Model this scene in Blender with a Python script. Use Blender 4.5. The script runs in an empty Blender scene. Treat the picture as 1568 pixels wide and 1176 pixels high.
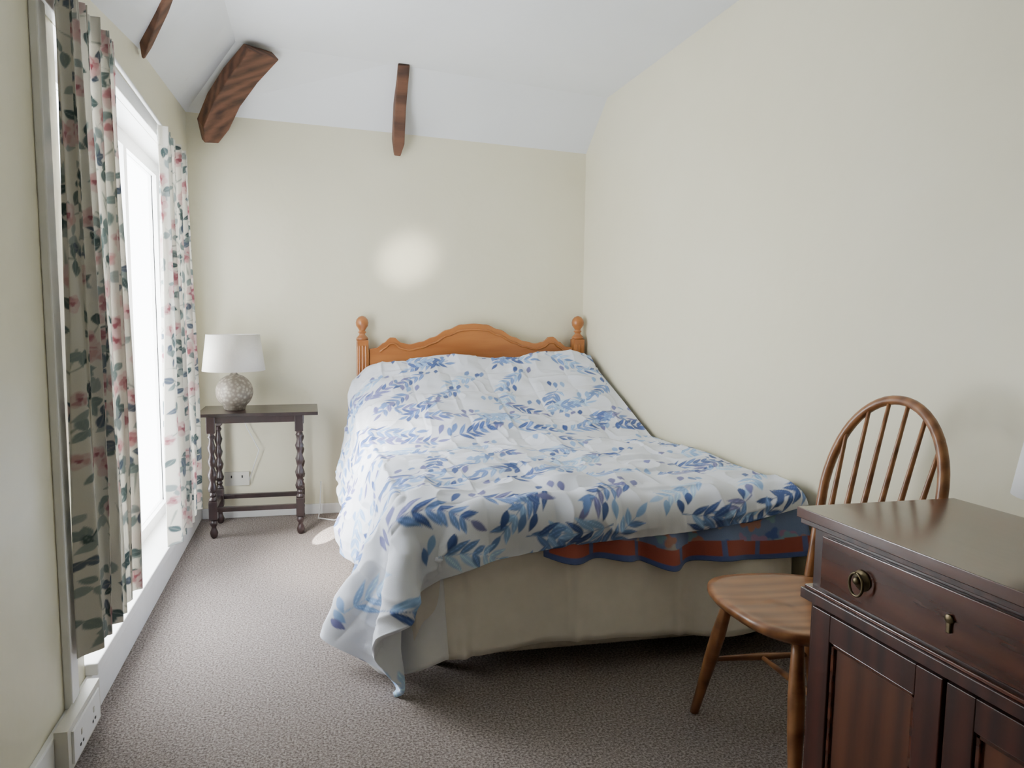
import bpy, math, random
import numpy as np
from mathutils import Vector, Matrix
random.seed(7); rng=np.random.RandomState(5)
sc=bpy.context.scene
XL,XR,YB=-0.65,1.67,4.05

# ---------------------------------------------------------------- materials
def new_mat(name):
    m=bpy.data.materials.new(name); m.use_nodes=True
    nt=m.node_tree; b=nt.nodes['Principled BSDF']
    return m,nt,b
def N(nt,t,**k):
    n=nt.nodes.new(t)
    for a,v in k.items(): setattr(n,a,v)
    return n
def ramp(nt,fac,stops):
    r=N(nt,'ShaderNodeValToRGB'); e=r.color_ramp.elements
    e[0].position=stops[0][0]; e[0].color=(*stops[0][1],1)
    e[1].position=stops[-1][0]; e[1].color=(*stops[-1][1],1)
    for p,c in stops[1:-1]:
        x=e.new(p); x.color=(*c,1)
    nt.links.new(fac,r.inputs['Fac']); return r.outputs['Color']
def noise(nt,scale,detail=3,vec=None,rough=.5):
    n=N(nt,'ShaderNodeTexNoise'); n.inputs['Scale'].default_value=scale
    n.inputs['Detail'].default_value=detail; n.inputs['Roughness'].default_value=rough
    if vec: nt.links.new(vec,n.inputs['Vector'])
    return n.outputs['Fac']
def bump(nt,b,h,strength,dist=.01):
    n=N(nt,'ShaderNodeBump'); n.inputs['Strength'].default_value=strength; n.inputs['Distance'].default_value=dist
    nt.links.new(h,n.inputs['Height']); nt.links.new(n.outputs['Normal'],b.inputs['Normal'])
def objco(nt,sc_=(1,1,1)):
    t=N(nt,'ShaderNodeTexCoord'); m=N(nt,'ShaderNodeMapping'); m.inputs['Scale'].default_value=sc_
    nt.links.new(t.outputs['Object'],m.inputs['Vector']); return m.outputs['Vector']
def plaster(name,c1,c2,rough=.6,bs=.25):
    m,nt,b=new_mat(name); v=objco(nt)
    nt.links.new(ramp(nt,noise(nt,1.3,4,v),[(.3,c1),(.7,c2)]),b.inputs['Base Color'])
    b.inputs['Roughness'].default_value=rough
    bump(nt,b,noise(nt,5,3,v),bs,.03); return m
def plain(name,c,rough=.5,metal=0,var=.08,scale=20):
    m,nt,b=new_mat(name); v=objco(nt)
    d=tuple(x*(1-var) for x in c)
    nt.links.new(ramp(nt,noise(nt,scale,3,v),[(.35,d),(.65,c)]),b.inputs['Base Color'])
    b.inputs['Roughness'].default_value=rough; b.inputs['Metallic'].default_value=metal; return m
def wood(name,dark,light,axis=2,rough=.35,scale=1.,coat=0.):
    m,nt,b=new_mat(name); s=[14*scale]*3; s[axis]=1.6*scale
    v=objco(nt,tuple(s)); n1=noise(nt,1.5,5,v,.6)
    w=N(nt,'ShaderNodeTexWave'); w.wave_type='RINGS'; w.inputs['Scale'].default_value=.5
    w.inputs['Distortion'].default_value=7; w.inputs['Detail'].default_value=3
    nt.links.new(v,w.inputs['Vector'])
    mx=N(nt,'ShaderNodeMath',operation='MULTIPLY_ADD'); mx.inputs[1].default_value=.3
    nt.links.new(w.outputs['Fac'],mx.inputs[0]); 
    m2=N(nt,'ShaderNodeMath',operation='MULTIPLY'); m2.inputs[1].default_value=.75
    nt.links.new(n1,m2.inputs[0]); nt.links.new(m2.outputs[0],mx.inputs[2])
    nt.links.new(ramp(nt,mx.outputs[0],[(.25,dark),(.7,light)]),b.inputs['Base Color'])
    b.inputs['Roughness'].default_value=rough; b.inputs['Coat Weight'].default_value=coat; b.inputs['Coat Roughness'].default_value=.15
    bump(nt,b,n1,.1,.004); return m
def vcol(name,rough=.85,bs=.25,scale=350,trans=0.,bs2=0):
    m,nt,b=new_mat(name); a=N(nt,'ShaderNodeAttribute'); a.attribute_name='Col'
    nt.links.new(a.outputs['Color'],b.inputs['Base Color']); b.inputs['Roughness'].default_value=rough
    b.inputs['Sheen Weight'].default_value=.1
    v=objco(nt); bump(nt,b,noise(nt,scale,3,v),bs,.003)
    if trans:
        t=N(nt,'ShaderNodeBsdfTranslucent'); nt.links.new(a.outputs['Color'],t.inputs['Color'])
        mx=N(nt,'ShaderNodeMixShader'); mx.inputs[0].default_value=trans
        o=nt.nodes['Material Output']
        nt.links.new(b.outputs[0],mx.inputs[1]); nt.links.new(t.outputs[0],mx.inputs[2]); nt.links.new(mx.outputs[0],o.inputs['Surface'])
    return m

M_wall=plaster('cream_plaster',(.71,.668,.50),(.75,.712,.55),.42,.35)
M_ceil=plaster('white_plaster',(.72,.735,.76),(.77,.785,.81),.6)
M_white=plain('white_gloss_paint',(.82,.82,.81),.35,var=.03)
M_plastic=plain('ivory_plastic',(.62,.60,.53),.4,var=.03)
M_beam=wood('oak_beam',(.035,.014,.008),(.15,.065,.035),0,.7,1.0)
M_pine=wood('honey_pine',(.26,.080,.017),(.41,.15,.038),0,.35,.8,.3)
M_mahog=wood('mahogany_red',(.019,.0048,.003),(.058,.015,.009),2,.35,1.,.25)
M_mahogT=wood('mahogany_top',(.036,.011,.006),(.095,.030,.017),1,.2,.8,.45)
M_mahogP=wood('mahogany_panel',(.04,.011,.004),(.10,.031,.012),2,.4,.9,.2)
M_dark=wood('dark_oak',(.010,.006,.006),(.035,.018,.018),2,.35,1.,.3)
M_elm=wood('elm_beech',(.15,.055,.018),(.30,.13,.05),0,.38,1.,.2)
M_brass=plain('aged_brass',(.14,.11,.065),.4,1.)
M_steel=plain('steel',(.5,.5,.5),.3,1.)
M_black=plain('black_plastic',(.02,.02,.02),.5)
M_val=plain('beige_valance_cloth',(.78,.73,.655),.9,var=.05)
M_divan=plain('divan_fabric',(.60,.55,.47),.9,var=.12,scale=40)
M_sheet=plain('white_sheet',(.80,.80,.81),.9,var=.03)
M_shade=plain('linen_shade',(.72,.69,.63),.9,var=.04,scale=90)
# carpet
m,nt,b=new_mat('carpet_pile'); v=objco(nt)
n1=noise(nt,150,4,v,.75)
c=ramp(nt,n1,[(.38,(.125,.100,.090)),(.5,(.30,.253,.232)),(.62,(.52,.455,.42))])
nt.links.new(c,b.inputs['Base Color']); b.inputs['Roughness'].default_value=1
bump(nt,b,n1,.9,.010); M_carpet=m
# ceramic lattice
m,nt,b=new_mat('textured_ceramic'); v=objco(nt)
vo=N(nt,'ShaderNodeTexVoronoi'); vo.inputs['Scale'].default_value=55; nt.links.new(v,vo.inputs['Vector'])
nt.links.new(ramp(nt,vo.outputs['Distance'],[(.1,(.46,.41,.33)),(.6,(.22,.19,.155))]),b.inputs['Base Color'])
b.inputs['Roughness'].default_value=.5; bump(nt,b,vo.outputs['Distance'],-.6,.01); M_cer=m
# glass
m,nt,b=new_mat('window_glass')
t=N(nt,'ShaderNodeBsdfTransparent'); g=N(nt,'ShaderNodeBsdfGlossy'); g.inputs['Roughness'].default_value=.02
mx=N(nt,'ShaderNodeMixShader'); mx.inputs[0].default_value=.04
nt.links.new(t.outputs[0],mx.inputs[1]); nt.links.new(g.outputs[0],mx.inputs[2]); nt.links.new(mx.outputs[0],nt.nodes['Material Output'].inputs['Surface']); M_glass=m

# ---------------------------------------------------------------- mesh builder
class B:
    def __init__(s): s.v=[];s.f=[];s.m=[];s.sm=[];s.mats=[]
    def mi(s,mat):
        if mat not in s.mats: s.mats.append(mat)
        return s.mats.index(mat)
    def add(s,vs,fs,mat,smooth=False):
        o=len(s.v); s.v+= [tuple(map(float,p)) for p in vs]; i=s.mi(mat)
        for f in fs: s.f.append([o+k for k in f]); s.m.append(i); s.sm.append(smooth)
    def box(s,x0,x1,y0,y1,z0,z1,mat):
        vs=[(x,y,z) for x in(x0,x1) for y in(y0,y1) for z in(z0,z1)]
        s.add(vs,[(0,1,3,2),(4,6,7,5),(0,4,5,1),(2,3,7,6),(0,2,6,4),(1,5,7,3)],mat)
    def lathe(s,prof,c,mat,seg=24,axis=None,smooth=True,cap=True):
        vs=[];n=len(prof)
        for r,z in prof:
            for k in range(seg):
                a=2*math.pi*k/seg; vs.append(Vector((r*math.cos(a),r*math.sin(a),z)))
        if axis is not None:
            q=Vector((0,0,1)).rotation_difference(Vector(axis).normalized()); vs=[q@p for p in vs]
        vs=[p+Vector(c) for p in vs]
        fs=[(i*seg+k,i*seg+(k+1)%seg,(i+1)*seg+(k+1)%seg,(i+1)*seg+k) for i in range(n-1) for k in range(seg)]
        if cap: fs+= [list(range(seg))[::-1],list(range((n-1)*seg,n*seg))]
        s.add(vs,fs,mat,smooth)
    def tube(s,pts,r,mat,seg=12,flat=1.):
        pts=[Vector(p) for p in pts]; n=len(pts)
        R=r if hasattr(r,'__len__') else [r]*n
        vs=[]; pn=None
        for i,p in enumerate(pts):
            t=(pts[min(i+1,n-1)]-pts[max(i-1,0)]).normalized()
            if pn is None:
                pn=t.orthogonal().normalized()
            pn=(pn-t*pn.dot(t)).normalized(); bn=t.cross(pn)
            for k in range(seg):
                a=2*math.pi*k/seg; vs.append(p+pn*math.cos(a)*R[i]+bn*math.sin(a)*R[i]*flat)
        fs=[(i*seg+k,i*seg+(k+1)%seg,(i+1)*seg+(k+1)%seg,(i+1)*seg+k) for i in range(n-1) for k in range(seg)]
        fs+=[list(range(seg))[::-1],list(range((n-1)*seg,n*seg))]
        s.add(vs,fs,mat,True)
    def grid(s,P,mat,smooth=True):
        a,b_=P.shape[:2]
        fs=[(i*b_+j,i*b_+j+1,(i+1)*b_+j+1,(i+1)*b_+j) for i in range(a-1) for j in range(b_-1)]
        s.add(P.reshape(-1,3),fs,mat,smooth)
    def obj(s,name,parent=None,bevel=0,col=None,solid=0,solidoff=-1,sub=0):
        me=bpy.data.meshes.new(name); me.from_pydata(s.v,[],s.f)
        for m_ in s.mats: me.materials.append(m_)
        me.polygons.foreach_set('material_index',s.m); me.polygons.foreach_set('use_smooth',s.sm)
        if col is not None:
            ca=me.color_attributes.new('Col','FLOAT_COLOR','POINT')
            c4=np.ones((len(s.v),4),np.float32); c4[:,:3]=col.reshape(-1,3); ca.data.foreach_set('color',c4.ravel())
        me.update(); o=bpy.data.objects.new(name,me); sc.collection.objects.link(o)
        if bevel:
            k=o.modifiers.new('bev','BEVEL'); k.width=bevel; k.segments=2; k.limit_method='ANGLE'; k.angle_limit=math.radians(50)
        if solid:
            k=o.modifiers.new('sol','SOLIDIFY'); k.thickness=solid; k.offset=solidoff
        if parent: o.parent=parent
        return o
def empty(name):
    e=bpy.data.objects.new(name,None); e.empty_display_size=.1; sc.collection.objects.link(e); return e

# ---------------------------------------------------------------- room shell
Y0=-1.3
b=B(); b.box(XL-.01,XR+.01,Y0-.01,YB+.01,-.06,0,M_carpet); b.obj('floor')
b=B(); b.add([(XL,YB,0),(XR,YB,0),(XR,YB,2.15),(.5,YB,2.22),(XL,YB,2.28)],[(0,1,2,3,4)],M_wall); b.obj('wall_back')
b=B(); b.add([(XR,Y0,0),(XR,YB,0),(XR,YB,2.15),(XR,3.76,2.39),(XR,Y0,2.39)],[(4,3,2,1,0)],M_wall); b.obj('wall_right')
b=B(); b.add([(XL,Y0,0),(XR,Y0,0),(XR,Y0,2.6),(XL,Y0,2.6)],[(3,2,1,0)],M_wall); b.obj('wall_front')
WY0,WY1,WZ0,WZ1=2.02,3.72,.16,1.92
LT=[(Y0,2.05),(1.5,2.05),(WY0,2.095),(2.37,2.13),(3.0,2.22),(3.72,2.262),(YB,2.28)]
def lw(poly): return [(XL,y,z) for y,z in poly]
b=B()
for poly in ([(Y0,0),(WY0,0),(WY0,2.095),(1.5,2.05),(Y0,2.05)],[(WY0,0),(WY1,0),(WY1,WZ0),(WY0,WZ0)],
             [(WY0,WZ1),(WY1,WZ1),(WY1,2.262),(3.0,2.22),(2.37,2.13),(WY0,2.095)],[(WY1,0),(YB,0),(YB,2.28),(WY1,2.262)]):
    p=lw(poly); b.add(p,[tuple(range(len(p)))],M_wall)
D=.14
b.add([(XL,WY0,WZ0),(XL,WY1,WZ0),(XL,WY1,WZ1),(XL,WY0,WZ1),(XL-D,WY0,WZ0),(XL-D,WY1,WZ0),(XL-D,WY1,WZ1),(XL-D,WY0,WZ1)],
      [(0,1,5,4),(1,2,6,5),(2,3,7,6),(3,0,4,7)],M_white)
b.obj('wall_left')
# ceiling with two slopes
b=B()
CX=-.33
top=[(y,2.48) for y in (Y0,1.5,WY0,2.37,3.0,3.3,3.55)]
vs=[(XL,y,z) for y,z in LT]+[(CX,y,z) for y,z in top]
b.add(vs,[(i,i+1,7+i+1,7+i) for i in range(6)],M_ceil)
b.add([(XL,YB,2.28),(.5,YB,2.22),(XR,YB,2.15),(XR,3.76,2.39),(.43,3.68,2.47),(CX,3.55,2.48)],[(0,1,4,5),(1,2,3,4)],M_ceil)
b.add([(CX,Y0,2.48),(XR,Y0,2.39),(XR,3.76,2.39),(.43,3.68,2.47),(CX,3.55,2.48)],[(0,1,2,3,4)],M_ceil)
b.obj('ceiling')
# trim
b=B(); b.box(XL,XL+.018,Y0,YB,0,.13,M_white); b.obj('baseboard_left',bevel=.004)
b=B(); b.box(XL+.02,XR,YB-.016,YB,0,.06,M_white); b.obj('baseboard_back',bevel=.004)
b=B(); b.box(XL,XL+.022,1.85,1.905,.13,2.0,M_white); b.box(XL,XL+.022,WY1,WY1+.06,.13,1.98,M_white)
b.box(XL,XL+.03,1.85,WY1+.06,WZ1,1.98,M_white); b.box(XL-.1,XL+.035,WY0+.002,WY1-.002,WZ0-.03,WZ0+.006,M_white); b.obj('trim_1',bevel=.004)
# window frame
b=B(); fx0,fx1=XL-.13,XL-.09
b.box(fx0,fx1,WY0,WY1,WZ0,WZ0+.06,M_white); b.box(fx0,fx1,WY0,WY1,WZ1-.06,WZ1,M_white)
for y in (WY0,WY0+.5,WY1-.66,WY1-.05): b.box(fx0,fx1,y,y+.05,WZ0+.06,WZ1-.06,M_white)
b.box(fx0+.015,fx0+.02,WY0+.05,WY1-.05,WZ0+.06,WZ1-.06,M_glass)
b.obj('window_1')

# ---------------------------------------------------------------- beams
def beam(name,pts,nrm,w,d,cutend=None):
    b=B(); pts=[Vector(p) for p in pts]; nrm=Vector(nrm).normalized()
    n=len(pts); vs=[]
    for i,p in enumerate(pts):
        t=(pts[min(i+1,n-1)]-pts[max(i-1,0)]).normalized(); sd=t.cross(nrm).normalized()
        ww=(w[i] if hasattr(w,'__len__') else w)*(1+random.uniform(-.06,.06)); dd=(d[i] if hasattr(d,'__len__') else d)
        for a,c_ in ((-1,-.4),(1,-.4),(1,1),(-1,1)):
            vs.append(p+sd*a*ww/2+nrm*c_*dd+Vector([random.uniform(-.003,.003) for _ in range(3)]))
    fs=[(i*4+k,i*4+(k+1)%4,i*4+4+(k+1)%4,i*4+4+k) for i in range(n-1) for k in range(4)]+[(3,2,1,0),(n*4-4,n*4-3,n*4-2,n*4-1)]
    b.add(vs,fs,M_beam); return b.obj(name,bevel=.006)
beam('ceiling_beam',[(-.52,3.99,2.12),(-.50,3.94,2.20),(-.43,3.84,2.30),(-.33,3.70,2.38),(-.215,3.55,2.45)],(.5,-.6,-.7),[.08,.14,.16,.16,.17],[.03,.06,.06,.055,.05])
beam('ceiling_beam.001',[(-.64,3.0,2.19),(-.62,2.95,2.225),(-.54,2.79,2.305),(-.45,2.6,2.385),(-.35,2.40,2.465)],(.7,0,-.7),[.01,.03,.04,.045,.05],[.01,.03,.04,.045,.045])
beam('ceiling_beam.002',[(.512,4.03,2.10),(.512,4.0,2.17),(.507,3.87,2.33),(.503,3.68,2.49)],(0,-.7,-.7),[.04,.062,.062,.062],[.03,.045,.05,.05])

# ---------------------------------------------------------------- painting helpers
class Canvas:
    def __init__(s,nu,nv,w,h,base):   # rows = v (height), cols=u
        s.c=np.ones((nv,nu,3),np.float32)*np.array(base,np.float32); s.w=w;s.h=h;s.nu=nu;s.nv=nv
        s.U,s.V=np.meshgrid(np.linspace(0,w,nu),np.linspace(0,h,nv))
    def sl(s,x,y,r):
        i0=max(0,int((y-r)/s.h*(s.nv-1))); i1=max(0,min(s.nv,int((y+r)/s.h*(s.nv-1))+2))
        j0=max(0,int((x-r)/s.w*(s.nu-1))); j1=max(0,min(s.nu,int((x+r)/s.w*(s.nu-1))+2))
        return slice(i0,i1),slice(j0,j1)
    def put(s,S,mask,col):
        c=s.c[S]; k=mask[...,None].astype(np.float32); s.c[S]=c*(1-k)+np.array(col,np.float32)*k
    def leaf(s,x,y,a,L,W,col,vein=None,pw=.8):
        S=s.sl(x,y,L*1.1)
        if s.U[S].size==0: return
        u=s.U[S]-x; v=s.V[S]-y; p=u*math.cos(a)+v*math.sin(a); q=-u*math.sin(a)+v*math.cos(a)
        t=np.clip(p/L,0,1); hw=W/2*np.sin(np.pi*t**pw)
        px=s.w/s.nu
        k=np.clip((hw-np.abs(q))/px+.5,0,1)*(p>0)*(p<L)
        s.put(S,k,col)
        if vein: s.put(S,k*np.clip(1-np.abs(q)/(W*.1),0,1)*.7,vein)
    def blob(s,x,y,r,col,lob=5,amp=.15,ph=0,al=1.):
        S=s.sl(x,y,r*1.3)
        if s.U[S].size==0: return
        u=s.U[S]-x; v=s.V[S]-y; R=np.hypot(u,v); A=np.arctan2(v,u)
        k=np.clip((r*(1+amp*np.sin(lob*A+ph))-R)/(s.w/s.nu)+.5,0,1)*al
        s.put(S,k,col)

def vnoise(nu,nv,w,h,scale,seed):
    r=np.random.RandomState(seed); a=int(w/scale)+4; c=int(h/scale)+4; g=r.rand(c,a)
    U=np.linspace(0,w/scale,nu); V=np.linspace(0,h/scale,nv)
    def lin(X):
        i=X.astype(int); f=X-i; f=f*f*(3-2*f); return i,f
    i,fu=lin(U); j,fv=lin(V)
    g0=g[j][:,i]*(1-fu)+g[j][:,i+1]*fu; g1=g[j+1][:,i]*(1-fu)+g[j+1][:,i+1]*fu
    return (g0*(1-fv[:,None])+g1*fv[:,None])*2-1

# ---------------------------------------------------------------- duvet simulation (position based cloth)
BX0,BY0,BZ=.26,2.02,.56
nu,nv=92,108; DW=1.76
u=np.linspace(0,1,nu); v=np.linspace(0,1,nv)
U,V=np.meshgrid(u,v)
X=1.635-U*DW; q_=np.clip((1.64-X)/1.40,0,1)
foot=1.985-.160*q_-.015*np.sin(U*9); head=3.93
Y=head+V*(foot-head)
def hp(x,y):
    t=np.clip((y-3.05)/.80,0,1); h=.345*(t*(1-.12*np.sin(np.pi*t)))
    e=np.clip((x-.24)/.16,0,1); e=np.sqrt(1-(1-e)**2)
    lump=.018*np.sin(x*9+1)*t+.012*np.sin(x*5+y*7)
    return BZ+h*(.35+.65*e)*(e>0)+lump*e
FX=X*1.0
P=np.stack([X,Y,np.maximum(hp(X,Y),BZ)+.03],-1).astype(np.float64)
lf=np.clip(BX0-X,0,None); P[...,0]=np.where(X<BX0,BX0-.45*lf-.03,X); P[...,2]-=lf*.85
ff=np.clip(BY0-Y,0,None); P[...,2]-=ff*.85; P[...,1]=np.where(Y<BY0,BY0-.03-.45*ff,Y)
P[...,2]=np.maximum(P[...,2],.03)
hl=(X<BX0)&(Y>2.85)
P[...,0]=np.where(hl,BX0-.035-.05*lf,P[...,0]); 
P+=rng.normal(0,.002,P.shape); Q=P.copy()
pin=(X>.36)&(Y>2.12); pw_=np.where(pin,.5,0.)
P0=np.stack([X,Y],-1)
P0[...,0]=np.where(hl,BX0-.035-.10*lf,P0[...,0]); pw_=np.where(hl,.35*np.clip((Y-2.85)/.4,0,1),pw_)
def pairs():
    L=[]
    hh=hp(np.full_like(Y,.9),Y)
    R3=np.stack([FX,Y,np.where(Y>3.0,hh,hh[Y>3.0].min())],-1)
    def mk(sa,sb,st): L.append((sa,sb,np.linalg.norm(R3[sa]-R3[sb],axis=-1)*1.012,st))
    A=slice(None)
    for p in (0,1):
        n=(nv-1-p+1)//2; mk((slice(p,p+2*n,2),A),(slice(p+1,p+1+2*n,2),A),1.)
        n2=(nu-1-p+1)//2; mk((A,slice(p,p+2*n2,2)),(A,slice(p+1,p+1+2*n2,2)),1.)
        ra=slice(p,p+2*n,2); rb=slice(p+1,p+1+2*n,2)
        mk((ra,slice(0,nu-1)),(rb,slice(1,nu)),.45); mk((ra,slice(1,nu)),(rb,slice(0,nu-1)),.45)
    for k in (2,5):
        for p in (0,1):
            st=.22 if k==2 else .10
            i=np.array([i for i in range(nv-k) if (i//k)%2==p]); j=np.array([j for j in range(nu-k) if (j//k)%2==p])
            mk((i,A),(i+k,A),st); mk((A,j),(A,j+k),st)
    return L
PR=pairs()
cen=np.array([(BX0+2.3)/2,(BY0+4.7)/2,(BZ-.6)/2]); hf=np.array([(2.3-BX0)/2,(4.7-BY0)/2,(BZ+.6)/2]); rr=.055; th=.022
def collide(P,Q,fr):
    d=P-cen; q=np.abs(d)-hf+rr; mq=q.max(-1); qp=np.maximum(q,0); nn=np.linalg.norm(qp,axis=-1)
    dist=np.where(mq>0,nn,mq)-rr
    ax=np.argmax(q,-1); one=np.zeros_like(P); np.put_along_axis(one,ax[...,None],1,-1)
    nr=np.where((mq>0)[...,None],qp/np.maximum(nn,1e-9)[...,None],one)*np.sign(d)
    pen=np.maximum(th-dist,0); P+=nr*pen[...,None]; c=pen>0
    h=hp(P[...,0],P[...,1])+th; k=(P[...,1]>2.1)&(P[...,0]>BX0)&(P[...,2]<h); P[...,2]=np.where(k,h,P[...,2]); c|=k
    k=P[...,2]<.012; P[...,2]=np.where(k,.012,P[...,2]); c|=k
    P[...,0]=np.minimum(P[...,0],1.645); P[...,1]=np.minimum(P[...,1],3.945)
    if fr: Q[c]=P[c]-(P[c]-Q[c])*.2
for step in range(200):
    vel=(P-Q)*.95; Q=P.copy(); P=P+vel; P[...,2]-=6.0/3600
    for it in range(12):
        for sa,sb,L,st in PR:
            a=P[sa]; c_=P[sb]; d=c_-a; l=np.linalg.norm(d,axis=-1); g=((l-L)/np.maximum(l,1e-9)*.5*st)
            if st<.3: g=np.where(l<L,g,0)
            d*=g[...,None]; P[sa]=a+d; P[sb]=c_-d
        P[...,:2]+=(P0-P[...,:2])*pw_[...,None]*.5
        if it%3==2: collide(P,Q,False)
    collide(P,Q,True)
# stiff quilted fabric flares outward below the mattress edge
dr=np.clip(.55-P[...,2],0,None)*np.clip((BX0+.02-P[...,0])/.05,0,1)
P[...,0]-=dr*(.17+.07*np.sin(P[...,1]*9+.6)+.05*np.sin(P[...,1]*21))
P[...,1]+=dr*.18*np.clip((2.4-P[...,1])/.4,0,1)
def cr(n,m):
    A=np.zeros((m,n)); t=np.linspace(0,n-1,m)
    for r_,x in enumerate(t):
        i=min(int(x),n-2); f=x-i
        w=(-.5*f+f*f-.5*f**3,1-2.5*f*f+1.5*f**3,.5*f+2*f*f-1.5*f**3,-.5*f*f+.5*f**3)
        for k,ww in zip((i-1,i,i+1,i+2),w): A[r_,min(max(k,0),n-1)]+=ww
    return A
NU,NV=520,600
A1=cr(nv,NV);A2=cr(nu,NU)
HP=np.stack([A1@P[...,k]@A2.T for k in range(3)],-1)
DH=2.2
def normals(G):
    a=np.gradient(G,axis=0); c_=np.gradient(G,axis=1); n=np.cross(c_,a); n/=np.maximum(np.linalg.norm(n,axis=-1),1e-9)[...,None]; return n
Nn=normals(HP)
if Nn[200,100,2]<0: Nn=-Nn
UU,VV=np.meshgrid(np.linspace(0,DW,NU),np.linspace(0,DH,NV))
puff=np.minimum(np.abs(np.sin(math.pi*UU/.22)),1)**.5*np.minimum(np.abs(np.sin(math.pi*VV/.22)),1)**.5
ds=.014*puff-.006
for s_,a_,k in ((.25,.013,1),(.10,.008,2),(.045,.003,3)):
    ds+=a_*vnoise(NU,NV,DW,DH,s_,k)
ridge=1-np.abs(vnoise(NU,NV,DW,DH,.13,9)); ds+=.010*ridge**4
ridge=1-np.abs(vnoise(NU,NV,DW*1.0,DH*.4,.08,12)); ds+=.006*ridge**4
edge=np.minimum(np.minimum(UU,DW-UU),np.minimum(VV,DH-VV)); ds*=np.clip(edge/.03,0,1)
ds=np.maximum(ds,-.006)
HP=HP+Nn*ds[...,None]; HP[...,0]=np.minimum(HP[...,0],1.655); HP[...,2]=np.maximum(HP[...,2],.008)
cv=Canvas(NU,NV,DW,DH,(.68,.71,.79))
navy=(.05,.095,.28); mid=(.125,.215,.47); light=(.24,.39,.67); sky=(.37,.53,.77); pur=(.16,.17,.38)
R_=random.Random(3)
def sprig(x,y,a,L,cols):
    n=max(4,int(L/.034)); bend=R_.uniform(-1.0,1.0); px,py=x,y; st=L/n
    for i in range(n):
        t=i/n; a2=a+bend*t*.7; nx=px+st*math.cos(a2); ny=py+st*math.sin(a2)
        cv.leaf(px,py,a2,st*1.15,.005,cols[0],pw=.5)
        if i>0:
            ll=(.082 if i<n-3 else .062)*R_.uniform(.8,1.1)
            for sg in (1,-1):
                c=R_.choice(cols); cv.leaf(px,py,a2+sg*R_.uniform(.55,.8),ll,.021,c,tuple(min(1,q*1.8+.05) for q in c))
        px,py=nx,ny
    cv.leaf(px,py,a2,.065,.021,cols[0])
row=0;yy=-.05
while yy<DH+.1:
    xx=-.1+(row%2)*.14
    while xx<DW+.15:
        cols=R_.choice([(navy,mid,navy),(mid,light,navy),(light,sky,mid),(pur,mid,navy),(sky,light),(mid,navy,light)])
        sprig(xx+R_.uniform(-.025,.025),yy+R_.uniform(-.025,.025),R_.choice([.35,2.8])*1.0+R_.uniform(-.25,.25)+(0 if row%3 else .5),R_.uniform(.20,.26),cols)
        for q in range(3):
            cv.leaf(xx+.14+(q-1)*.04+R_.uniform(-.01,.01),yy+.10+R_.uniform(-.015,.015),1.3+R_.uniform(-.3,.3),.058,.026,R_.choice([navy,pur,mid,light]))
        xx+=.27
    yy+=.155; row+=1
M_duv=vcol('duvet_cotton',.85,.15,260)
b=B(); b.grid(HP,M_duv); duvet=b.obj('duvet',col=cv.c,solid=.014)

# ---------------------------------------------------------------- bed
bed=empty('bed')
b=B(); b.box(.33,1.63,2.10,3.94,.05,.31,M_divan)
for x,y in ((.40,2.17),(1.56,2.17),(.40,3.9),(1.56,3.9)): b.lathe([(.02,0),(.022,.012),(.022,.045),(.012,.06)],(x,y,0),M_black,14)
b.obj('divan_base',bed,bevel=.015)
b=B(); b.box(.30,1.64,2.05,3.94,.31,.55,M_sheet); b.obj('mattress',bed,bevel=.05)
n=500
L1=3.93-2.06
Lt=L1+(1.62-.31); G=np.zeros((16,n,3))
for j in range(n):
    s=Lt*j/(n-1)
    if s<L1: p=np.array([.31,3.93-s]); nr=np.array([-1,0])
    else: p=np.array([.31+(s-L1),2.05]); nr=np.array([0,-1])
    if abs(s-L1)<.04: nr=np.array([-1,-1])/1.41
    ft=min(1,max(0,(s-L1)/.08)); w_=s-L1
    for i in range(16):
        t=i/15; z=.42-t*.315-.014*math.sin(s*7)*t
        off=.004+t*(.010+.007*math.sin(s*19+1.3*math.sin(s*5)))
        off+=ft*t*(.016+.016*math.sin(w_*13+.8*math.sin(w_*7)))+ft*(.3+.7*t)*.010*(max(0,1-abs((w_%.37)-.15)/.02)-.5*max(0,1-abs((w_%.37)-.18)/.02))
        G[i,j]=(*(p+nr*off),z)
b=B(); b.grid(G,M_val); b.obj('valance',bed,solid=.003)
# loose sheet corner hanging under the duvet
G=np.zeros((18,30,3))
for i in range(18):
    for j in range(30):
        t=i/17; s=j/29
        x=.295-.16*t*(1-s)-.012*math.sin(s*11)*t; y=2.22-.18*s-.06*t*s+.012*math.sin(s*14)*t
        if s>.5: x+= (s-.5)*.20
        z=.40-(.395-.10*max(0,s-.55)*2.2-.06*max(0,.4-s)*2.5)*t
        G[i,j]=(x,y,max(z,.008))
b=B(); b.grid(G,M_sheet); b.obj('sheet_corner',bed,solid=.003)
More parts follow.
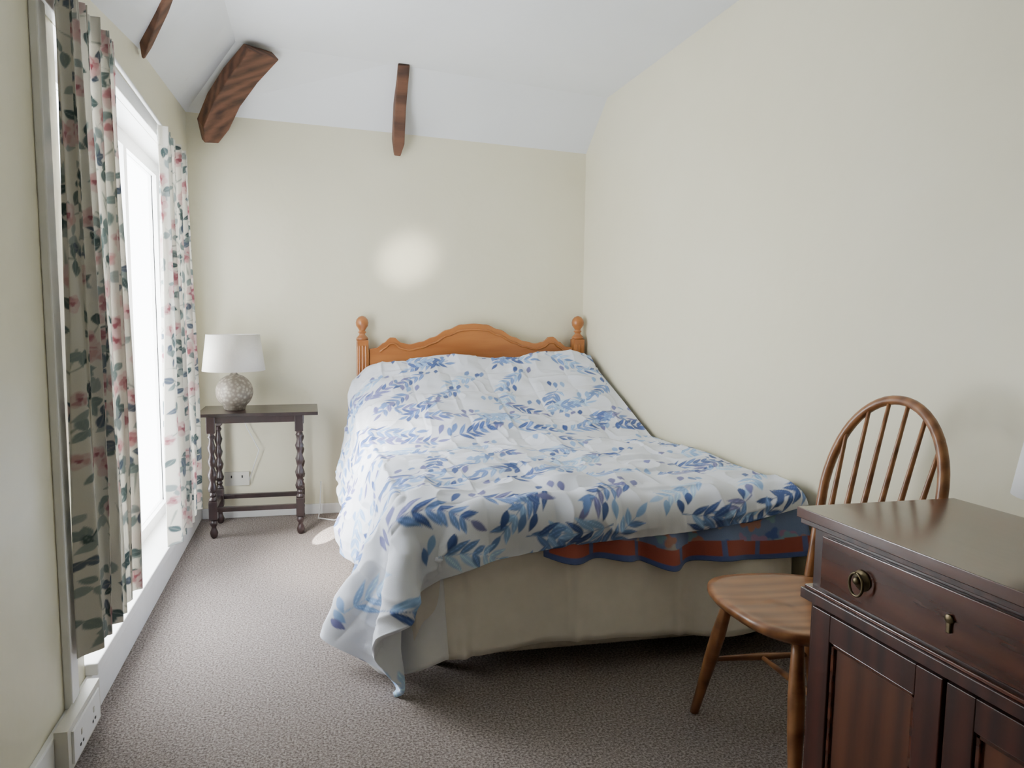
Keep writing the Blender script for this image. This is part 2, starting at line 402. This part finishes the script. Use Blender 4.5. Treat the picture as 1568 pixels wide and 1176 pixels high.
# headboard
b=B(); hx0,hx1=.335,1.575; cx=(hx0+hx1)/2
def hz(t): # t -1..1
    a=abs(t)
    pts=[(0,1.125),(.12,1.12),(.25,1.09),(.4,1.045),(.5,1.02),(.62,1.005),(.70,1.015),(.76,1.045),(.80,1.045),(.86,1.015),(.93,.985),(1,.98)]
    for (a0,z0),(a1,z1) in zip(pts,pts[1:]):
        if a<=a1: f=(a-a0)/(a1-a0); f=f*f*(3-2*f); return z0+(z1-z0)*f
    return .98
K=80
topl=[(hx0+(hx1-hx0)*i/K,hz(2*i/K-1)) for i in range(K+1)]
vs=[];
for y in (3.965,3.99):
    for x,z in topl: vs.append((x,y,z)); vs.append((x,y,.45))
fs=[]
n2=2*(K+1)
for i in range(K):
    a=2*i; fs+=[(a,a+1,a+3,a+2),(n2+a,n2+a+2,n2+a+3,n2+a+1),(a,a+2,n2+a+2,n2+a)]
fs+=[(0,n2,n2+1,1),(2*K,2*K+1,n2+2*K+1,n2+2*K)]
b.add(vs,fs,M_pine)
arc_=[(cx+(hx1-hx0)/2*t,3.962,hz(t)-.035) for t in [-.9+1.8*i/60 for i in range(61)]]
b.tube(arc_,.006,M_pine,8)
for x in (.298,1.612):
    w=.034
    b.box(x-w,x+w,3.952,4.018,.0,1.03,M_pine)
    for k in (-.018,0,.018): b.box(x+k-.005,x+k+.005,3.946,3.953,.5,1.0,M_pine)
    b.lathe([(.034,0),(.036,.008),(.030,.018),(.018,.030),(.016,.038),(.026,.046),(.016,.054),(.020,.062),(.034,.082),(.037,.10),(.033,.118),(.020,.134),(.004,.140)],(x,3.985,1.03),M_pine,24)
b.obj('headboard',bed,bevel=.004)
for k,x in enumerate((.68,1.29)):
    G=np.zeros((24,32,3)); b=B()
    for sg in (1,-1):
        for i in range(24):
            for j in range(32):
                a=i/23*2-1;c_=j/31*2-1
                th_=.064*max(0,(1-a**4)*(1-c_**4))**.5
                G[i,j]=(x+c_*.28,3.67+a*.24,.625+a*.045+sg*th_)
        b.grid(G.copy(),M_sheet)
    b.obj('pillow_%d'%(k+1),bed)
# patterned quilt peeping out at foot
QN,QM=260,110
G=np.zeros((QM,QN,3))
QX0=.72; QW=1.645-QX0
def qd(s): return .165+.05*min(1,s*2.2)+.010*math.sin(s*17)
for j in range(QN):
    s=j/(QN-1); x=QX0+s*QW
    for i in range(QM):
        t=i/(QM-1); L=.20+qd(s); d=t*L; e=d-.20
        if e<0: y=2.035-e; z=.566
        else: y=2.035; z=.566-e
        if abs(e)<.04: f=(e+.04)/.08; y=2.035+.04*(1-f)**2; z=.566-.04*f*f
        ee=max(0,e); y-= ee*.14+ee*.14*math.sin(x*28+2*math.sin(x*6))
        G[i,j]=(x,y,z)
cq=Canvas(QN,QM,QW,.42,(.17,.23,.42))
for k in range(160):
    cq.blob(R_.uniform(0,QW),R_.uniform(0,.42),R_.uniform(.010,.03),R_.choice([(.30,.20,.36),(.08,.13,.38),(.38,.35,.34),(.38,.2,.17),(.2,.32,.42)]),3,.3,R_.uniform(0,6))
for j in range(QN):
    s=j/(QN-1); L=.20+qd(s)
    tt=np.linspace(0,L,QM); k=(tt>L-.065)&(tt<L-.018); cq.c[k,j]=(.33,.085,.06); k=(tt>L-.018); cq.c[k,j]=(.08,.11,.28)
    k=(tt>L-.065)&(tt<L-.018)&(j%42<5); cq.c[k,j]=(.11,.13,.3)
M_q=vcol('patchwork_quilt',.9,.2,260)
b=B(); b.grid(G,M_q); b.obj('quilt',bed,col=cq.c,solid=.006,solidoff=-1)

# ---------------------------------------------------------------- curtains
M_cur=vcol('floral_curtain',.85,.15,400,.38)
def curtain(name,y0,y1,z0,z1,xc,k,seed,W=1.0):
    H=z1-z0; nu_,nv_=360,600; c=Canvas(nu_,nv_,W,H,(.74,.72,.66)); r=random.Random(seed)
    grn=[(.09,.135,.14),(.16,.21,.21),(.26,.32,.31),(.15,.18,.23),(.34,.39,.38),(.40,.44,.43)]; red=[(.44,.19,.21),(.57,.34,.34),(.65,.47,.46),(.38,.15,.18)]
    for i in range(200):
        x,y=r.uniform(0,W),r.uniform(0,H)
        c.leaf(x,y,r.uniform(0,6.28),r.uniform(.05,.10),.006,(.38,.41,.37),pw=.5)
    for i in range(int(520*W)):
        x,y=r.uniform(0,W),r.uniform(0,H); col=r.choice(grn)
        for q in range(r.choice([1,2,3])): c.leaf(x,y,r.uniform(0,6.28),r.uniform(.028,.048),r.uniform(.018,.028),col,(.34,.38,.36))
    for i in range(int(125*W)):
        x,y=r.uniform(0,W),r.uniform(0,H); R=r.uniform(.020,.034)
        c.blob(x,y,R,(.66,.54,.52),5,.12,r.uniform(0,6))
        for q in range(6):
            a=r.uniform(0,6.28); c.blob(x+math.cos(a)*R*.5,y+math.sin(a)*R*.5,R*.34,r.choice(red+[(.68,.60,.57)]),3,.2,a,.7)
        c.blob(x,y,R*.25,(.38,.16,.19),3,.2)
    P=np.zeros((nv_,nu_,3)); s=np.linspace(0,1,nu_)
    for i in range(nv_):
        t=i/(nv_-1)   # 0 bottom,1 top
        amp=.030-.008*t+ .004*math.sin(t*5)
        ph=2*math.pi*k*s+.5*np.sin(3*s*6.28+seed)+.25*math.sin(t*3+seed)
        x=xc+amp*np.sin(ph)+.008*np.sin(ph*2.3+t*4)
        yy_=y0+(y1-y0)*s+.012*np.sin(ph*1.0+1.2)*(1-.3*t)+.01*(1-t)*np.sin(s*9)
        z=z0+(z1-z0)*t+.008*np.sin(ph)*(1-t)
        if t>.955: x=x+.005*np.sin(s*170)
        P[i,:,0]=x;P[i,:,1]=yy_;P[i,:,2]=z
    b=B(); b.grid(P,M_cur); return b.obj(name,col=c.c,solid=.0025)
curtain('curtain',1.86,2.35,.265,1.985,-.588,6,11)
curtain('curtain.001',2.98,3.6,.19,1.93,-.583,6,23)
b=B(); b.tube([(-.60,1.8,1.985),(-.60,3.64,1.945)],.007,M_white,12)
for y in (1.82,3.62): b.box(XL+.03,-.60,y-.006,y+.006,1.945,1.975,M_white)
b.obj('curtain_rail')

# ---------------------------------------------------------------- side table
b=B(); tx0,tx1,ty0,ty1=-.585,.035,3.635,3.985; TZ=.665
b.box(tx0,tx1,ty0,ty1,TZ-.018,TZ,M_dark); b.box(tx0+.045,tx1-.075,ty0+.03,ty1-.03,TZ-.055,TZ-.018,M_dark)
def tleg(x,y):
    w=.022
    b.lathe([(.012,0),(.019,.012),(.022,.03),(.014,.05),(.012,.06),(.021,.075),(.021,.085),(.013,.10)],(x,y,0),M_dark,16)
    b.box(x-w,x+w,y-w,y+w,.10,.20,M_dark)
    pr=[(.021,.20),(.022,.21),(.013,.22),(.019,.232),(.012,.244)]
    for i in range(15):
        z=.25+i*.018; pr.append((.0175+.0055*math.sin(i*1.57+.3) + .003*(i<7),z))
    pr+=[(.012,.525),(.021,.54),(.013,.552),(.021,.562)]
    b.lathe(pr,(x,y,0),M_dark,16); b.box(x-w,x+w,y-w,y+w,.56,TZ-.018,M_dark)
for x in (-.515,-.065):
    for y in (3.675,3.945): tleg(x,y)
b.box(-.515,-.065,3.664,3.686,.14,.165,M_dark); b.box(-.515,-.065,3.934,3.956,.14,.165,M_dark)
for x in (-.515,-.065): b.box(x-.011,x+.011,3.675,3.945,.14,.165,M_dark)
b.obj('side_table',bevel=.003)

# lamp
lp=empty('table_lamp'); lx,ly=-.405,3.80
b=B(); pr=[(.05,0),(.055,.004)]+[(.098*math.sin(a),.098-.098*math.cos(a)*.97) for a in [math.pi*(.22+.70*i/20) for i in range(21)]]+[(.014,.20),(.012,.235)]
b.lathe(pr,(lx,ly,TZ),M_cer,40); b.obj('base',lp)
b=B(); b.lathe([(.165,.212),(.140,.405)],(lx,ly,TZ),M_shade,48,cap=False); b.obj('shade',lp,solid=.002)
b=B(); b.tube([(lx,ly,TZ+.23),(lx,ly,TZ+.30)],.008,M_steel); 
for a in (0,2.09,4.19): b.tube([(lx,ly,TZ+.30),(lx+.153*math.cos(a),ly+.153*math.sin(a),TZ+.30)],.002,M_steel,6)
b.lathe([(.01,.24),(.03,.28),(.028,.31),(.01,.335)],(lx,ly,TZ),M_white,16); b.obj('bulb_holder',lp)

# sockets
b=B(); b.box(XL+.018,XL+.05,1.72,1.98,.03,.145,M_plastic); b.box(XL+.05,XL+.056,1.745,1.955,.045,.13,M_white)
for y in (1.80,1.90):
    b.box(XL+.056,XL+.058,y-.004,y+.004,.09,.105,M_plastic); b.box(XL+.056,XL+.0575,y-.014,y-.006,.065,.072,M_black); b.box(XL+.056,XL+.0575,y+.006,y+.014,.065,.072,M_black)
b.obj('power_socket',bevel=.002)
b=B(); b.box(-.50,-.36,YB-.012,YB,.19,.27,M_plastic); 
for x in (-.46,-.40): b.box(x-.004,x+.004,YB-.014,YB-.012,.235,.25,M_black)
b.obj('wall_socket',bevel=.002)
b=B(); b.tube([(-.36,4.03,.22),(-.3,4.02,.40),(-.36,4.02,.52),(-.40,4.02,.62),(-.41,4.02,.68)],.003,M_white,8); b.tube([(.05,4.02,.2),(.04,3.98,.03),(.03,3.93,.006),(.12,3.87,.006),(.2,3.93,.006),(.16,4.0,.006)],.004,M_white,8); b.obj('power_cable')

# ---------------------------------------------------------------- mahogany cabinet
b=B(); dx0,dx1,dy0,dy1,DZ=1.0,1.385,.57,1.253,.76
b.box(dx0,dx1,dy0,dy1,DZ-.022,DZ,M_mahogT)
b.box(dx0+.006,dx1,dy0+.006,dy1-.006,DZ-.034,DZ-.022,M_mahog)
cx0=dx0+.03; cy0,cy1=dy0+.02,dy1-.02
b.box(cx0,dx1-.005,cy0,cy1,.06,DZ-.034,M_mahog)
b.box(cx0-.008,dx1-.005,cy0-.008,cy1+.008,0,.07,M_mahog)
b.box(cx0-.012,cx0,cy0+.035,cy1-.035,.605,.712,M_mahogT)      # drawer front
b.box(cx0-.020,cx0+.01,cy0-.01,cy1+.01,.568,.590,M_mahog)     # moulding
b.box(cx0-.014,cx0+.01,cy0-.006,cy1+.006,.590,.597,M_mahogT)
ym=(cy0+cy1)/2
for a,c_ in ((cy0+.02,ym-.004),(ym+.004,cy1-.02)):
    b.box(cx0-.014,cx0,a,a+.05,.085,.56,M_mahog); b.box(cx0-.014,cx0,c_-.05,c_,.085,.56,M_mahog)
    b.box(cx0-.014,cx0,a+.05,c_-.05,.085,.14,M_mahog); b.box(cx0-.014,cx0,a+.05,c_-.05,.505,.56,M_mahog)
    b.box(cx0-.005,cx0,a+.05,c_-.05,.14,.505,M_mahogP)
    for z in (.145,.50): b.box(cx0-.010,cx0,a+.05,c_-.05,z-.004,z+.004,M_mahogT)
    for y in (a+.055,c_-.055): b.box(cx0-.010,cx0,y-.004,y+.004,.14,.505,M_mahogT)
for y in (ym-.18,ym+.18):
    b.lathe([(.020,0),(.020,.003),(.015,.006),(.007,.010),(.007,.016),(.003,.018)],(cx0-.012,y,.66),M_brass,24,axis=(-1,0,0))
    ring=[(cx0-.026,y+.016*math.sin(t),.655-.002+.022*math.cos(t)) for t in [2*math.pi*i/24 for i in range(25)]]; b.tube(ring,.0025,M_brass,8)
for z,y in ((.665,ym),(.34,ym-.03)):
    b.lathe([(.008,0),(.008,.003),(.002,.004)],(cx0-.013,y,z),M_brass,16,axis=(-1,0,0)); b.box(cx0-.016,cx0-.012,y-.004,y+.004,z-.024,z,M_brass)
b.obj('mahogany_cabinet',bevel=.003)
lp=empty('table_lamp.001')
b=B(); b.lathe([(.05,.001),(.055,.01),(.03,.02),(.05,.05),(.05,.07),(.02,.09),(.01,.12)],(1.255,.905,DZ),M_black,32); b.obj('base',lp)
b=B(); b.lathe([(.09,.09),(.075,.20)],(1.255,.91,DZ),M_sheet,40,cap=False)
for a in (0,2.09,4.19): b.tube([(1.255,.91,DZ+.115),(1.255+.08*math.cos(a),.91+.08*math.sin(a),DZ+.115)],.002,M_steel,6)
b.obj('shade',lp,solid=.002)

# ---------------------------------------------------------------- windsor chair
b=B(); SZ=.43; yc=1.52
nr_,na=12,64; vs=[]
def outl(a):
    ex=.20*abs(math.cos(a))**.75*math.copysign(1,math.cos(a)); ey=.195*abs(math.sin(a))**.72*math.copysign(1,math.sin(a))
    ey*=(1.0-.10*(ex/.2)); return 1.235+ex,yc+ey
for k in range(nr_+1):
    f=k/nr_
    for j in range(na):
        x,y=outl(2*math.pi*j/na); X_=1.235+(x-1.235)*f; Y_=yc+(y-yc)*f
        z=SZ-.014*max(0,1-f**3)-.004*(f>.95)+.006*math.exp(-((Y_-yc)/.03)**2)*(X_<1.2)*(1-f)
        vs.append((X_,Y_,z))
fs=[(k*na+j,(k+1)*na+j,(k+1)*na+(j+1)%na,k*na+(j+1)%na) for k in range(nr_) for j in range(na)]
for (f,z) in ((1.0,SZ-.018),(.95,SZ-.032),(.3,SZ-.036)):
    for j in range(na):
        x,y=outl(2*math.pi*j/na); vs.append((1.235+(x-1.235)*f,yc+(y-yc)*f,z))
for q in range(3):
    s0=nr_*na+q*na; s1=s0+na
    fs+=[(s0+j,s1+j,s1+(j+1)%na,s0+(j+1)%na) for j in range(na)]
fs.append([nr_*na+3*na+j for j in range(na)])
b.add(vs,fs,M_elm,True)
hx=lambda z:1.385+.22*(z-SZ)
hoop=[]
for i in range(61):
    t=i/60
    if t<.28: s=t/.28; y=yc-.15-.03*s; z=SZ-.02+.27*s
    elif t>.72: s=(1-t)/.28; y=yc+.15+.03*s; z=SZ-.02+.27*s
    else:
        a=math.pi*(1-(t-.28)/.44); y=yc+.18*math.cos(a)*1.0; z=SZ+.25+.262*math.sin(a)**.9
    hoop.append((hx(z),y,z))
b.tube(hoop,.0125,M_elm,12)
def hoopz(y):
    best=max((p for p in hoop if abs(p[1]-y)<.02),key=lambda p:p[2]); return best[2]
for k in range(6):
    f=(k-2.5)/2.5; yb=yc+f*.115; yt=yc+f*.145; zt=hoopz(yt)
    L=[(hx(SZ-.01+(zt-SZ)*t)-.01*(1-t),yb+(yt-yb)*t,SZ-.01+(zt-SZ+.01)*t) for t in (0,.15,.35,.6,.85,1)]
    b.tube(L,[.0055,.0065,.0085,.007,.0055,.005],M_elm,10)
feet=[]
for tx_,ty_,fx_,fy_ in ((1.13,yc+.13,1.095,yc+.235),(1.13,yc-.13,1.085,yc-.2),(1.36,yc+.12,1.46,yc+.20),(1.36,yc-.12,1.46,yc-.20)):
    T=Vector((tx_,ty_,SZ-.02)); F_=Vector((fx_,fy_,0)); feet.append((T,F_))
    b.tube([T.lerp(F_,t) for t in (0,.15,.35,.55,.8,1)],[.012,.015,.019,.018,.014,.012],M_elm,14)
def at(i,t): return feet[i][0].lerp(feet[i][1],t)
for i,j in ((0,2),(1,3)):
    p,q=at(i,.55),at(j,.55); b.tube([p.lerp(q,t) for t in (0,.2,.5,.8,1)],[.006,.008,.011,.008,.006],M_elm,10)
p=(at(0,.55)+at(2,.55))/2; q=(at(1,.55)+at(3,.55))/2; b.tube([p.lerp(q,t) for t in (0,.2,.5,.8,1)],[.006,.008,.011,.008,.006],M_elm,10)
b.obj('windsor_chair')

# ---------------------------------------------------------------- lights, world, camera
w=bpy.data.worlds.new('World'); sc.world=w; w.use_nodes=True
bg=w.node_tree.nodes['Background']; bg.inputs[0].default_value=(.93,.97,1,1); bg.inputs[1].default_value=14
def area(name,loc,rot,sx,sy,e,col):
    l=bpy.data.lights.new(name,'AREA'); l.shape='RECTANGLE'; l.size=sx; l.size_y=sy; l.energy=e; l.color=col
    o=bpy.data.objects.new(name,l); o.location=loc; o.rotation_euler=rot; sc.collection.objects.link(o); return o
o=area('window_daylight',(XL-.20,(WY0+WY1)/2,(WZ0+WZ1)/2),(0,math.radians(-90),0),1.7,1.65,78,(.93,.97,1))
o=area('rear_fill',(.3,-1.1,1.7),(math.radians(80),0,0),1.2,1.0,1.2,(1,.97,.92))  # added dim fill behind the camera, not a lamp of the room
def spot(name,loc,tgt,e,ang,blend,size,col=(1,.97,.9),sq=False):
    l=bpy.data.lights.new(name,'SPOT'); l.energy=e; l.spot_size=math.radians(ang); l.spot_blend=blend; l.shadow_soft_size=size; l.color=col; l.use_square=sq
    o=bpy.data.objects.new(name,l); o.location=loc; d=Vector(tgt)-Vector(loc); o.rotation_euler=d.to_track_quat('-Z','Y').to_euler(); sc.collection.objects.link(o)
spot('wall_glare_spot',(-.45,2.5,1.0),(.57,4.05,1.50),340,11,1,.06)  # added indoor spot that puts the bright glare on the back wall
spot('floor_patch_spot',(-.50,2.31,.50),(.075,3.62,0),2000,4.6,.25,.004)  # added narrow indoor spot standing in for the sunlit sliver on the carpet
spot('bed_glow_spot',(-.50,2.6,1.5),(.16,3.15,.35),400,46,1,.12)  # added wide indoor spot to brighten the window side of the bed
cam=bpy.data.cameras.new('camera'); cam.sensor_width=36; cam.lens=1050/1568*36; cam.shift_x=.079; cam.clip_start=.02
co=bpy.data.objects.new('camera',cam); co.location=(0,0,1.15); co.rotation_euler=(math.radians(90-5.39),0,math.radians(-10.0))
sc.collection.objects.link(co); sc.camera=co
